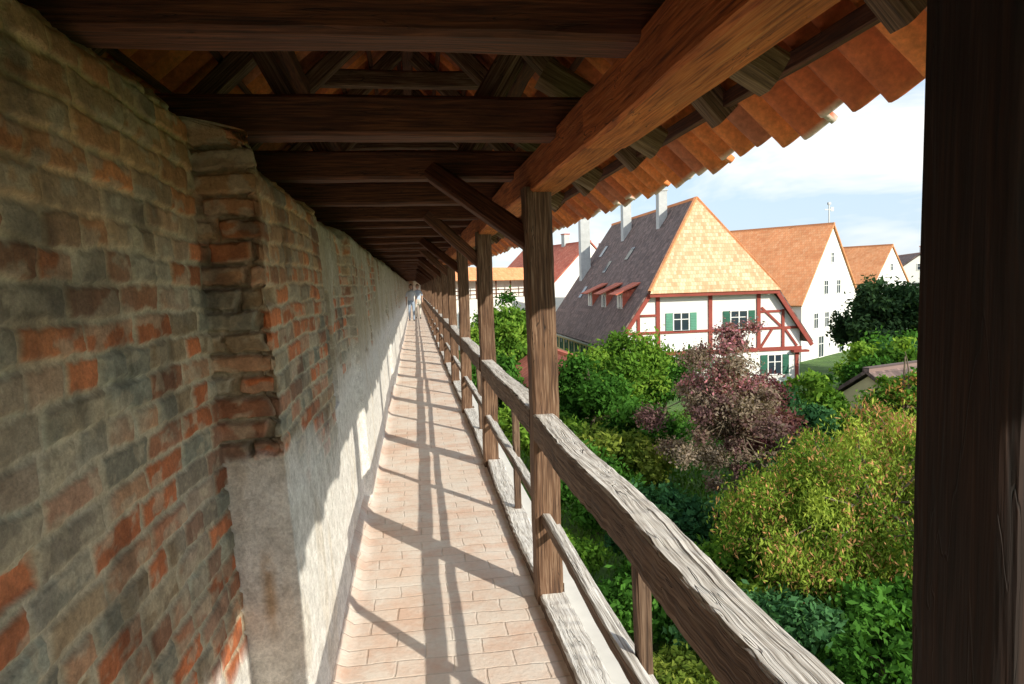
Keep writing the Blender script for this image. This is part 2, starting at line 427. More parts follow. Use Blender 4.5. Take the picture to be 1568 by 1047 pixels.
while y<YE:
    for ex,ez in((EXr,EZr),(EXl,EZl)):
        d=Vector((ex-RX,0,ez-RZ)).normalized();n=Vector((-d.z,0,d.x));n=n if n.z>0 else -n
        p0=Vector((RX,y,RZ))-n*.12;p1=Vector((ex,y,ez))-n*.12-d*.22
        T.beam(p0,p1,.085,.11,up=tuple(n),seg=8,wob=.004)
    T.beam((-.62,y+.11,3.02),(.62,y+.11,3.02),.08,.11,seg=5,wob=.005)
    T.beam((-.45,y+.2,2.33),(-.72,y+.2,2.86),.08,.08,up=(0,1,0),seg=4)
    T.beam((.30,y+.2,2.33),(.66,y+.2,2.90),.08,.08,up=(0,1,0),seg=4)
    y+=1.05+random.uniform(-.04,.04)
T.build('rafters',M_post,roof)
T=Timber()
for x,z in((.02,3.50),(-.66,2.90),(.70,2.86)):
    T.beam((x,YB,z),(x,YE,z),.09,.11,seg=160,wob=.006)
T.beam((-1.15,YB,2.40),(-1.15,YE,2.40),.14,.12,seg=160,wob=.006)
T.beam((1.25,YB,2.30),(1.25,YE,2.30),.035,.06,seg=160,wob=.003)
for ex,ez in((EXr,EZr),(EXl,EZl)):
    d=Vector((ex-RX,0,ez-RZ));L=d.length;d.normalize();n=Vector((-d.z,0,d.x));n=n if n.z>0 else -n
    k=.12
    while k<L-.25:
        p=Vector((RX,0,RZ))+d*k-n*.05
        T.beam((p.x,YB,p.z),(p.x,YE,p.z),.035,.02,up=tuple(n),seg=120,wob=.002);k+=.30
T.build('purlins_and_battens',M_dark,roof)
T=Timber()
for i,yp in enumerate(posts):
    yt=min([t for t in ties if t>yp-.2],key=lambda t:abs(t-yp))
    if i==2:continue
    T.beam((.585,yp+.02,1.80),(.12,yt-.02,2.22),.10,.11,up=(0,1,0),seg=8,wob=.004)
T.build('braces',M_dark,roof)
def tiles(name,ex,ez):
    d=np.array([ex-RX,0,ez-RZ]);L=np.linalg.norm(d);d=d/L;n=np.array([-d[2],0,d[0]]);n=n if n[2]>0 else -n
    per=.165;S=10
    ny=int((YE-YB)/per)*S;yy=YB+np.arange(ny+1)*per/S
    ti=np.floor((yy-YB+per*.25)/per)
    h=.045*np.cos(2*np.pi*(yy-YB)/per);h=np.where(h>0,h,h*.6)
    V=[];Q=[];C=[];base=0;k=0
    while True:
        s1=L+.02-k*.30;s0=s1-.36
        if s1<.05:break
        s0=max(s0,0)
        rr=hsh(ti,k,70);ra=hsh(ti,k,71)
        for j,(s,off) in enumerate(((s0,.0),((s0+s1)/2,.012),(s1-.03,.024),(s1,.026))):
            sj=s+(rr-.5)*.06*(j>=2)
            P=np.array([RX,0,RZ])[None]+d[None]*sj[:,None]
            P=P+n[None]*(h*(1.0+.15*j/3)+off+(ra-.5)*.014)[:,None];P[:,1]=yy+ (rr-.5)*.01
            V.append(P)
            c=np.where((ra<.3)[:,None],np.array([.62,.15,.045]),np.where((ra<.7)[:,None],np.array([.82,.24,.06]),np.array([.54,.17,.08])))
            if k==0 and j==3:
                mm=ss(.45,.6,vn(yy*9,yy*0,75))[:,None];c=c*(1-mm)+np.array([.74,.60,.5])*mm
            C.append(c)
        m=ny+1
        for j in range(3):
            a=base+j*m+np.arange(ny);Q.append(np.stack([a,a+1,a+m+1,a+m],-1))
        base+=4*m;k+=1
    o=fast_mesh(name,np.concatenate(V),np.concatenate(Q),M_tilecol,np.concatenate(C),smooth=True,parent=roof)
    md=o.modifiers.new('s','SOLIDIFY');md.thickness=.02;md.offset=0
    return o
tiles('roof_tiles_right',EXr,EZr);tiles('roof_tiles_left',EXl,EZl)
B=Builder([M_roofO])
for i in range(int((YE-YB)/.4)):
    y=YB+i*.4
    pts=[(math.cos(a)*.13,math.sin(a)*.11+RZ+.02) for a in [math.pi*k/6 for k in range(7)]]
    for k in range(6):
        B.poly([(pts[k][0],y,pts[k][1]),(pts[k+1][0],y,pts[k+1][1]),(pts[k+1][0],y+.42,pts[k+1][1]+.01),(pts[k][0],y+.42,pts[k][1]+.01)],0)
B.build('ridge_tiles',roof)

# ================================================================ GROUND
m,nt,b=newmat('grass');o=objco(nt)
n1=noise(nt,o,.25,4,.65);n2=noise(nt,o,9,3,.75)
c=ramp(nt,n1,[(.35,(.05,.11,.02)),(.5,(.09,.18,.035)),(.68,(.15,.24,.06))])
c=mix(nt,.7,c,ramp(nt,n2,[(.3,(.4,.4,.35)),(.65,(1.2,1.2,1))]),'MULTIPLY')
nt.links.new(c,b.inputs['Base Color']);b.inputs['Roughness'].default_value=.95;bump(nt,b,n2,.8,.1)
xs=np.linspace(-700,700,60);XX,YY=np.meshgrid(xs,xs);ZZ=GZ+0*XX
idx=np.arange(XX.size).reshape(XX.shape);Q=np.stack([idx[:-1,:-1],idx[:-1,1:],idx[1:,1:],idx[1:,:-1]],-1).reshape(-1,4)
fast_mesh('ground',np.stack([XX,YY,ZZ],-1).reshape(-1,3),Q,m)

# ================================================================ HOUSES
MS=[M_white,M_red,M_green,M_dgreen,M_frame,M_glass,M_roofY,M_roofD,M_roofO,M_cream,M_chim,M_metal,M_roofR]
WH,RED,GR,DG,FR,GL,RY,RD,RO,CR,CH,ME,RR=range(13)
def window(B,cx,cz,w,h,y,shut=None,cross=True):
    B.box(cx-w/2,cx+w/2,y-.012,y+.05,cz-h/2,cz+h/2,GL)
    f=.07
    B.box(cx-w/2-f,cx+w/2+f,y-.06,y+.02,cz+h/2,cz+h/2+f,FR);B.box(cx-w/2-f,cx+w/2+f,y-.09,y+.02,cz-h/2-f,cz-h/2,FR)
    B.box(cx-w/2-f,cx-w/2,y-.058,y+.02,cz-h/2,cz+h/2,FR);B.box(cx+w/2,cx+w/2+f,y-.058,y+.02,cz-h/2,cz+h/2,FR)
    if cross:
        B.box(cx-.035,cx+.035,y-.05,y,cz-h/2,cz+h/2,FR)
        B.box(cx-w/2,cx-.035,y-.045,y,cz+h*.12,cz+h*.12+.05,FR);B.box(cx+.035,cx+w/2,y-.045,y,cz+h*.12,cz+h*.12+.05,FR)
    if shut is not None:
        for s in(-1,1):
            x0=cx+s*(w/2+.10);x1=x0+s*.42;a,c2=min(x0,x1),max(x0,x1)
            B.box(a,c2,y-.075,y-.02,cz-h/2-.03,cz+h/2+.03,shut)
            for q in range(6):
                zq=cz-h/2+.06+q*(h-.1)/6
                B.box(a+.05,c2-.05,y-.095,y-.076,zq,zq+.05,shut)

def timber_house():
    e=empty('half_timbered_house',(18.3,40,0))
    Ez,Hz,Rz_=-2.6,.88,6.65;hw,hh=6.5,4.1;L=21;Wl=5.9
    B=Builder(MS)
    sl=(Rz_-Ez)/hw
    zt=Rz_-sl*Wl-.1
    zh=Hz-.1;xh=(Rz_-.1-zh)/sl-.08
    B.poly([(-Wl,.4,GZ),(Wl,.4,GZ),(Wl,.4,zt),(xh,.4,zh),(-xh,.4,zh),(-Wl,.4,zt)],WH)
    B.poly([(-Wl,.4,GZ),(-Wl,.4,zt),(-Wl,L,zt),(-Wl,L,GZ)],CR);B.poly([(Wl,.4,GZ),(Wl,L,GZ),(Wl,L,zt),(Wl,.4,zt)],WH)
    B.poly([(-Wl,L,GZ),(-Wl,L,zt),(0,L,Rz_-.15),(Wl,L,zt),(Wl,L,GZ)],WH)
    B.build('walls',e)
    B=Builder(MS);th=.14;ya=2.6
    B.slab([(-hw,0,Ez),(-hw,L+.4,Ez),(0,L+.4,Rz_),(0,ya,Rz_),(-hh,0,Hz)],th,RD,(0,1,0),(hw,0,Rz_-Ez))
    B.slab([(hw,L+.4,Ez),(hw,0,Ez),(hh,0,Hz),(0,ya,Rz_),(0,L+.4,Rz_)],th,RD,(0,1,0),(-hw,0,Rz_-Ez))
    B.slab([(-hh-.12,-.25,Hz-.12),(hh+.12,-.25,Hz-.12),(0,ya+.02,Rz_+.12)],.10,RY,(1,0,0),(0,ya,Rz_-Hz))
    B.box(-.14,.14,ya,L+.4,Rz_+.06,Rz_+.24,RO)
    def stick(p0,p1,r,mi):
        p0=Vector(p0);p1=Vector(p1);d=(p1-p0).normalized();s=d.cross(Vector((0,0,1))).normalized()*r;u=s.cross(d).normalized()*r
        q=[s+u,-s+u,-s-u,s-u]
        for k in range(4):B.poly([p0+q[k],p0+q[(k+1)%4],p1+q[(k+1)%4],p1+q[k]],mi)
    stick((-hh-.1,-.2,Hz+.04),(0,ya,Rz_+.2),.10,RO);stick((hh+.1,-.2,Hz+.04),(0,ya,Rz_+.2),.10,RO)
    B.build('roof',e)
    B=Builder(MS);y0,y1=.31,.405
    def hb(x0,x1,z,w=.2):B.box(x0,x1,y0,y1,z-w/2,z+w/2,RED)
    def vb(x,z0,z1,w=.2):B.box(x-w/2,x+w/2,y0+.006,y1,z0,z1,RED)
    hb(-4.2,4.2,Hz-.2,.22);hb(-5.9,5.9,-1.62,.16);hb(-6.0,6.0,-2.95,.24)
    for x in(-3.5,-.1,3.1):vb(x,-2.85,Hz-.3,.24)
    for x in(-4.75,4.75):vb(x,-2.85,-.45,.18)
    hb(-4.6,-3.6,-.55,.14);hb(3.2,4.6,-.55,.14)
    B.bar((-5.7,-2.8),(-4.85,-1.7),.14,y0+.01,y1,RED);B.bar((-3.7,-2.8),(-4.65,-1.7),.14,y0+.012,y1,RED)
    B.bar((3.25,-2.8),(4.0,-1.7),.14,y0+.01,y1,RED);B.bar((5.7,-2.8),(4.85,-1.65),.14,y0+.012,y1,RED)
    B.bar((3.3,-.3),(4.6,-1.5),.14,y0+.014,y1,RED)
    vb(-5.7,GZ,-3.1,.22);vb(5.7,GZ,-3.1,.22)
    for s in(-1,1):
        B.bar((s*(hh+.02),Hz-.16),(s*(hw+.02),Ez-.16),.24,-.04,.06,RED)
    B.box(-hh-.1,hh+.1,-.23,-.10,Hz-.30,Hz-.12,RED)
    B.box(5.3,6.35,.0,.4,-3.2,-3.06,RED)
    B.build('timber_framing',e)
    B=Builder(MS)
    window(B,-2.0,-1.0,.95,1.05,.4,GR);window(B,1.8,-1.0,1.05,1.05,.4,DG)
    window(B,-5.0,-3.95,.75,1.2,.4,GR);window(B,-2.7,-3.95,.8,1.2,.4,GR);window(B,.6,-3.95,.8,1.2,.4,GR)
    window(B,4.2,-3.95,.85,1.2,.4,DG)
    for yy in np.arange(2,20,1.9):
        B.box(-Wl-.03,-Wl+.01,yy,yy+.6,-4.0,-3.1,GL);B.box(-Wl-.05,-Wl+.01,yy-.35,yy-.02,-4.0,-3.1,DG);B.box(-Wl-.05,-Wl+.01,yy+.62,yy+.95,-4.0,-3.1,DG)
    B.build('windows',e)
    B=Builder(MS)
    def P(x):return Rz_-sl*abs(x)+th*1.6
    for k,yc in enumerate((3.4,7.2,11.0)):
        xf=-5.0;zf=P(xf);h=1.1
        zb=zf+h+.35;xb=-(Rz_+th*1.6-zb)/sl
        B.poly([(xf,yc-.6,zf-.2),(xf,yc+.6,zf-.2),(xf,yc+.6,zf+h),(xf,yc-.6,zf+h)],WH)
        for sy in(-.6,.6):B.poly([(xf,yc+sy,zf-.2),(xb,yc+sy,zb-.1),(xb+.1,yc+sy,zb),(xf,yc+sy,zf+h)],RR if sy<0 else RED)
        B.box(xf-.03,xf+.02,yc-.4,yc+.4,zf+.1,zf+h-.15,GL);B.box(xf-.06,xf,yc-.03,yc+.03,zf+.1,zf+h-.15,FR)
        B.slab([(xf-.45,yc-.85,zf+h-.15),(xf-.45,yc+.85,zf+h-.15),(xb+.25,yc+.85,zb+.25),(xb+.25,yc-.85,zb+.25)],.10,RR,(0,1,0),(xb-xf,0,zb-zf))
    for yc,xc in((13,-3.2),(15.5,-4.6),(17.5,-2.2),(9.0,-2.6)):
        d=Vector((1,0,sl)).normalized();p=Vector((xc,yc,P(xc)))
        B.slab([p,p+Vector((0,.8,0)),p+Vector((0,.8,0))+d*1.1,p+d*1.1],.06,GL,(0,1,0),tuple(d))
    B.build('dormers',e)
    B=Builder(MS)
    for x,y,w,top in((-.9,6.5,.30,7.8),(-1.1,14.0,.34,8.2),(-3.2,19.5,.42,7.2)):
        B.box(x-w,x+w,y-w,y+w,P(x)-.8,top,CH);B.box(x-w-.06,x+w+.06,y-w-.06,y+w+.06,top,top+.12,CH)
        B.box(x-.13,x+.13,y-.13,y+.13,top+.12,top+.4,ME)
    B.box(-6.62,-6.5,0,L+.4,-2.72,-2.6,ME)
    B.build('chimneys',e)
timber_house()

def gable_house(name,mid,gdir,width,length,eave,ridge,roofm,wallm,wins=(),zg=GZ,over=.4,chim=()):
    ang=math.atan2(gdir[1],gdir[0])
    e=empty(name,(mid[0],mid[1],0));e.rotation_euler=(0,0,ang)
    hw=width/2;sl=(ridge-eave)/hw
    B=Builder(MS)
    B.poly([(-hw+.3,0,zg),(hw-.3,0,zg),(hw-.3,0,eave+.3*sl-.12),(0,0,ridge-.12),(-hw+.3,0,eave+.3*sl-.12)],wallm)
    B.poly([(-hw+.3,length,zg),(-hw+.3,length,eave+.3*sl-.12),(0,length,ridge-.12),(hw-.3,length,eave+.3*sl-.12),(hw-.3,length,zg)],wallm)
    for s in(-1,1):B.poly([(s*(hw-.3),0,zg),(s*(hw-.3),length,zg),(s*(hw-.3),length,eave+.3*sl-.12),(s*(hw-.3),0,eave+.3*sl-.12)],wallm)
    B.build('walls',e)
    B=Builder(MS)
    for s in(-1,1):B.slab([(s*hw,-over*.4,eave),(s*hw,length+over,eave),(0,length+over,ridge),(0,-over*.4,ridge)],.13,roofm,(0,1,0),(-s*hw,0,ridge-eave))
    B.box(-.14,.14,-over*.4,length+over,ridge+.04,ridge+.24,roofm)
    for x,y,w,t in chim:
        B.box(x-w,x+w,y-w,y+w,ridge-sl*abs(x)-.6,t,CH);B.box(x-w-.06,x+w+.06,y-w-.06,y+w+.06,t,t+.12,RR)
    B.build('roof',e)
    B=Builder(MS)
    for cx,cz,w,h,sh in wins:window(B,cx,cz,w,h,0,sh)
    for yy in np.arange(2,length-1,2.6):
        x=-hw+.3;zc=eave-1.3
        B.box(x-.05,x+.02,yy-.06,yy+.96,zc-.66,zc+.66,FR);B.box(x-.065,x-.04,yy+.02,yy+.42,zc-.58,zc+.58,GL);B.box(x-.065,x-.04,yy+.48,yy+.88,zc-.58,zc+.58,GL)
    B.build('windows',e)
    return e
wB=[(-3.5,-2.1,.8,1.2,None),(-1.2,-2.1,.8,1.2,None),(1.2,-2.1,.8,1.2,None),(3.5,-2.1,.8,1.2,None),(-1.4,.6,.8,1.1,None),(1.4,.6,.8,1.1,None),(0,3.1,.6,.8,None),(-2.4,-4.3,1.0,1.7,None),(2.2,-4.3,1.0,1.7,None)]
gable_house('white_gabled_house',(35.3,54),(.8,.6),13.3,22,-.8,5.8,RO,WH,wB)
wC=[(-1.8,0,.8,1.1,None),(1.8,0,.8,1.1,None),(0,2.4,.7,.8,None),(-2.5,-3,.8,1.1,None),(2.5,-3,.8,1.1,None)]
gable_house('orange_roof_house',(60.5,80),(.86,.5),10,20,.3,5.1,RO,WH,wC)
gable_house('brown_roof_house',(71,88),(.9,-.43),11,16,.2,4.2,RD,WH,wC,chim=((1.5,5,.35,5.4),))
gable_house('grey_roof_house',(52,62),(.6,-.8),8,9,-2.8,.2,RD,WH,wC[:2])
gable_house('garden_shed',(17.6,24.5),(.35,-.93),3.2,4.2,-3.4,-2.3,RD,CR,())
gable_house('outbuilding',(7.5,31.5),(1,.05),4.2,7,-3.5,-2.1,RR,CR,[(0,-4.0,.7,.9,None)])
# its long tiled slope faces the walkway
gable_house('red_gabled_house',(19.5,70),(.25,-.97),11,13,.4,5.4,RR,WH,wC[:2],chim=((-1.8,3,.4,7.0),))
gable_house('red_roof_house',(22,84),(.95,.3),12,18,1.0,6.6,RR,WH,wC,chim=((0,6,.4,8.0),))
for i in range(10):
    a=(95+i*14,118+((i*37)%23));
    gable_house('distant_house',a,(.9,.43 if i%2 else -.43),11,14,-1,4.2+(i%3)*.6,(RO,RR,RD)[i%3],(WH,CR)[i%2],wC[:2])
B=Builder([M_metal]);B.box(-.04,.04,-.04,.04,0,1.6,0);B.box(-.4,.4,-.015,.015,1.15,1.25,0);B.box(.15,.42,-.02,.02,1.05,1.4,0);B.box(-.12,.12,-.1,.1,1.6,1.8,0)
B.build('weather_vane',loc=(35.1,54.2,5.95))

def far_wall():
    e=empty('distant_town_wall')
    pts=[(.2,62),(3.2,72),(9,80),(18,88),(32,94),(52,99),(80,102)]
    B=Builder([M_plaster,M_roofR,M_dark,M_roofO])
    for (x0,y0),(x1,y1) in zip(pts[:-1],pts[1:]):
        a=Vector((x0,y0,0));b2=Vector((x1,y1,0));d=(b2-a).normalized();n=Vector((d.y,-d.x,0))
        def q(t,off,z):p=a.lerp(b2,t)+n*off;return (p.x,p.y,z)
        B.poly([q(0,.8,GZ),q(1,.8,GZ),q(1,.8,.1),q(0,.8,.1)],0);B.poly([q(0,-.9,GZ),q(1,-.9,GZ),q(1,-.9,2.2),q(0,-.9,2.2)],0)
        B.poly([q(0,.8,.1),q(1,.8,.1),q(1,-.9,.1),q(0,-.9,.1)],0);B.poly([q(0,-.3,.1),q(1,-.3,.1),q(1,-.3,2.2),q(0,-.3,2.2)],0)
        for o1,s in((1.5,1),(-1.5,1)):
            B.slab([q(0,o1,2.1),q(1,o1,2.1),q(1,0,3.6),q(0,0,3.6)],.1,3,tuple(d),tuple(-n*o1+Vector((0,0,1.5))))
        L=(b2-a).length;k=0
        while k<L:
            t=k/L;p=a.lerp(b2,t)+n*.72
            B.box(p.x-.08,p.x+.08,p.y-.08,p.y+.08,.1,2.25,2);k+=2.6
        for z in(.55,1.0):B.poly([q(0,.74,z),q(1,.74,z),q(1,.74,z+.12),q(0,.74,z+.12)],2)
    B.build('wall_run',e)
far_wall()

# ================================================================ VEGETATION
def tube(V,Q,p0,p1,r0,r1,S=6,seg=4,bend=.1):
    p0=np.array(p0,float);p1=np.array(p1,float);L=np.linalg.norm(p1-p0)
    if L<1e-4:return
    d=(p1-p0)/L;a=np.cross(d,[.3,.9,.1]);a/=np.linalg.norm(a);b=np.cross(d,a)
    off=(rng.random(3)-.5)*bend*L;base=len(V)
    for i in range(seg+1):
        t=i/seg;c=p0+(p1-p0)*t+off*math.sin(math.pi*t);r=r0+(r1-r0)*t
        for j in range(S):
            th=2*math.pi*j/S;V.append(c+a*math.cos(th)*r+b*math.sin(th)*r)
    for i in range(seg):
        for j in range(S):
            k=(j+1)%S;Q.append((base+i*S+j,base+i*S+k,base+(i+1)*S+k,base+(i+1)*S+j))
def tree(name,x,y,top,R,nleaf,lsize,pal,bottom=None,nclump=40,trunk=.12,droop=0,elong=2.0,accent=None,zg=GZ,cl=.34,flat=1.0,rough=.45):
    bottom=zg+.6 if bottom is None else bottom
    e=empty(name,(x,y,0))
    cz=(top+bottom)/2;rz=(top-bottom)/2
    u=rng.normal(size=(nclump,3));u/=np.linalg.norm(u,axis=1)[:,None]
    lobes=rng.normal(size=(7,3));lobes/=np.linalg.norm(lobes,axis=1)[:,None]
    lob=np.max(u@lobes.T,axis=1);lf=(1-rough)+rough*1.25*ss(.45,.95,lob)
    rad=(rng.random(nclump)**.38)*lf*.92
    c=u*rad[:,None]*np.array([R,R,rz]);c[:,2]+=cz
    cr=R*cl*(.45+.95*rng.random(nclump))
    c[:,2]=np.minimum(c[:,2],top-cr*.6)
    V=[];Q=[];h0=zg+ (top-zg)*.35
    tube(V,Q,(0,0,zg-.2),(.1*R,0,h0),trunk,trunk*.7,8,5,.06)
    tube(V,Q,(.1*R,0,h0),(0,.05,cz+rz*.6),trunk*.7,trunk*.15,7,5,.1)
    for i in range(nclump):
        t=rng.random()*.8;s=np.array([.1*R*(1-t),0,h0+(cz+rz*.5-h0)*t])
        tube(V,Q,s,c[i],trunk*.28,trunk*.05,4,4,.2)
    fast_mesh('trunk_and_limbs',np.array(V),np.array(Q),M_bark,smooth=True,parent=e)
    w=cr**2;w/=w.sum();k=rng.choice(nclump,nleaf,p=w)
    v=rng.normal(size=(nleaf,3));v/=np.linalg.norm(v,axis=1)[:,None]
    rr=(rng.random(nleaf)**.45)*(1+.30*rng.normal(size=nleaf))
    off=v*rr[:,None]*cr[k][:,None];off[:,2]*=.75*flat
    if droop:off[:,2]-=droop*rng.random(nleaf)**1.2*(.4+np.linalg.norm(off[:,:2],axis=1)/cr[k]) 
    p=c[k]+off
    p[:,2]=np.maximum(p[:,2],zg+.05)
    sz=lsize*(.5+.9*rng.random(nleaf))
    d1=rng.normal(size=(nleaf,3));
    if droop:d1[:,2]-=1.2
    d1/=np.linalg.norm(d1,axis=1)[:,None]
    nn=v+np.array([0,0,.8])+.8*rng.normal(size=(nleaf,3));d2=np.cross(nn,d1);d2/=np.linalg.norm(d2,axis=1)[:,None]+1e-6
    a=d1*sz[:,None];b=d2*(sz/elong)[:,None]
    q=np.stack([p-a,p-a*.1+b,p+a,p-a*.1-b],1).reshape(-1,3)
    pal=np.array(pal);tk=rng.random(nclump)
    f=np.clip(tk[k]*.8+.2*rng.random(nleaf)+.12*rng.normal(size=nleaf),0,.999)*(len(pal)-1)
    i0=f.astype(int);ff=(f-i0)[:,None];col=pal[i0]*(1-ff)+pal[np.minimum(i0+1,len(pal)-1)]*ff
    if accent is not None:
        ac,prob,zmin=accent
        msk=(rng.random(nleaf)<prob*(hsh(k,3,5)>.35))&(p[:,2]>cz+rz*zmin);col[msk]=np.array(ac)*(.7+.6*rng.random(msk.sum()))[:,None]
    col=np.repeat(col,4,axis=0)
    idx=np.arange(nleaf*4).reshape(-1,4)
    fast_mesh('foliage',q,idx,M_leaf,col,parent=e)
G1=[(.018,.055,.010),(.05,.14,.022),(.10,.25,.04)]
G2=[(.04,.10,.015),(.11,.23,.03),(.25,.39,.055)]
G3=[(.05,.09,.015),(.15,.21,.035),(.32,.36,.07)]
GW=[(.06,.13,.018),(.19,.29,.04),(.44,.52,.09)]
GD=[(.015,.035,.016),(.03,.06,.028),(.05,.10,.04)]
GB=[(.022,.07,.03),(.05,.14,.05),(.10,.23,.09)]
PU=[(.10,.055,.06),(.21,.12,.12),(.26,.21,.15),(.38,.30,.24)]
tree('leafy_tree',6.9,27,-1.3,1.9,16000,.11,G1)
tree('leafy_tree',8.9,29,-.7,2.2,20000,.11,G2)
tree('leafy_tree',11.5,31,-1.6,2.1,14000,.11,G1)
tree('plum_tree',8.7,18,.4,2.3,48000,.052,PU,accent=((.52,.22,.26),.4,.25),nclump=95,cl=.17,rough=.55)
tree('plum_tree',10.9,20.5,-1.5,1.6,14000,.065,[(.07,.03,.035),(.14,.05,.06),(.20,.10,.08)],nclump=40)
tree('willow_tree',8.0,11.2,-1.0,2.4,98000,.046,GW,droop=.5,elong=3.2,nclump=100,cl=.18,accent=((.58,.30,.14),.16,-1),trunk=.16,rough=.5)
tree('willow_tree',10.6,12.8,-1.0,2.2,30000,.065,GW,droop=.5,elong=4.0,nclump=50,cl=.25,accent=((.55,.26,.14),.3,-.2),trunk=.16)
tree('dark_yew_tree',31.3,42,1.4,2.9,20000,.17,GD,nclump=60,cl=.3,bottom=-4.4,rough=.25)
tree('rowan_tree',12.1,15.4,.55,.9,7000,.065,G2,accent=((.50,.28,.10),.35,-.2),nclump=26)
sh=[(15,24,-2.1,1.7,G2),(17.5,22,-1.9,1.8,G1),(13,22.5,-2.5,1.5,GB),(19.5,27,-1.4,1.9,G1),(22,30,-1.5,2,G2),
    (4.6,17.5,-2.9,1.5,G1),(6.2,20,-2.6,1.6,G3),(5.6,14.6,-3.0,1.4,GB),(7.4,22,-2.3,1.6,G1),(4.4,12.2,-3.6,1.2,G1),
    (6.3,12.0,-3.2,1.25,G2),(5.3,9.9,-3.4,1.1,GB),(3.6,9.4,-4.2,.8,G3),(6.9,9.3,-3.2,1.2,G1),(8.6,9.2,-2.9,1.2,GW),
    (4.2,24,-2.8,1.6,G2),(12.6,16.8,-2.2,1.5,G1),(14.5,18.5,-2.0,1.6,G3),(10.2,16.2,-2.7,1.3,GB),(3.0,14.5,-4.0,.9,G2)]
for i,(x,y,t,R,p) in enumerate(sh):
    d=math.hypot(x,y);tree('garden_shrub',x,y,t,R,int(12000+ (8000 if d<14 else 0)),.042+.0026*d,p,nclump=40,trunk=.05,cl=.28,bottom=GZ+.35)
for i,(x,y,t,R) in enumerate([(6.2,44,.6,2.2),(7.6,52,1.0,2.6),(4.4,40,-.4,1.8),(4.2,34,-2.0,1.7)]):
    tree('leafy_tree',x,y,t,R,9000,.16,G1 if i%2 else G2,nclump=36)
tree('leafy_tree',28,36,-1.9,2.4,9000,.15,G1);tree('leafy_tree',26.5,33,-2.2,2.1,9000,.15,GB)
P=[];
for i in range(46):
    a=(60+i*5.2,150+rng.random()*40) if i<30 else (-10+ (i-30)*7,135+rng.random()*25)
    h=4.5+rng.random()*2.8;n=1100
    v=rng.normal(size=(n,3));v/=np.linalg.norm(v,axis=1)[:,None]
    P.append(np.array([a[0],a[1],GZ+h*.55])+v*np.array([3.6,3.6,h*.5])*(.7+.4*rng.random((n,1))))
P=np.concatenate(P);n=len(P)
d1=rng.normal(size=(n,3));d1/=np.linalg.norm(d1,axis=1)[:,None];d2=np.cross(d1,rng.normal(size=(n,3)));d2/=np.linalg.norm(d2,axis=1)[:,None]
q=np.stack([P-d1*.5,P+d2*.35,P+d1*.5,P-d2*.35],1).reshape(-1,3)
col=np.repeat(np.array([.05,.10,.035])[None]*(.6+rng.random((n,1))),4,axis=0)
fast_mesh('distant_trees',q,np.arange(n*4).reshape(-1,4),M_leaf,col)
n=40000;px=1.5+rng.random(n)*24;py=5+rng.random(n)*28
P=np.stack([px,py,GZ+.1*rng.random(n)+.25*fbm(px*.7,py*.7,80)],-1)
d1=rng.normal(size=(n,3))*.5;d1[:,2]+=1;d1/=np.linalg.norm(d1,axis=1)[:,None];d2=np.cross(d1,rng.normal(size=(n,3)));d2/=np.linalg.norm(d2,axis=1)[:,None]
q=np.stack([P-d1*.12,P+d2*.03,P+d1*.12,P-d2*.03],1).reshape(-1,3)
col=np.repeat(np.array([.12,.25,.045])[None]*(.5+rng.random((n,1))),4,axis=0)
fast_mesh('meadow_grass',q,np.arange(n*4).reshape(-1,4),M_leaf,col)

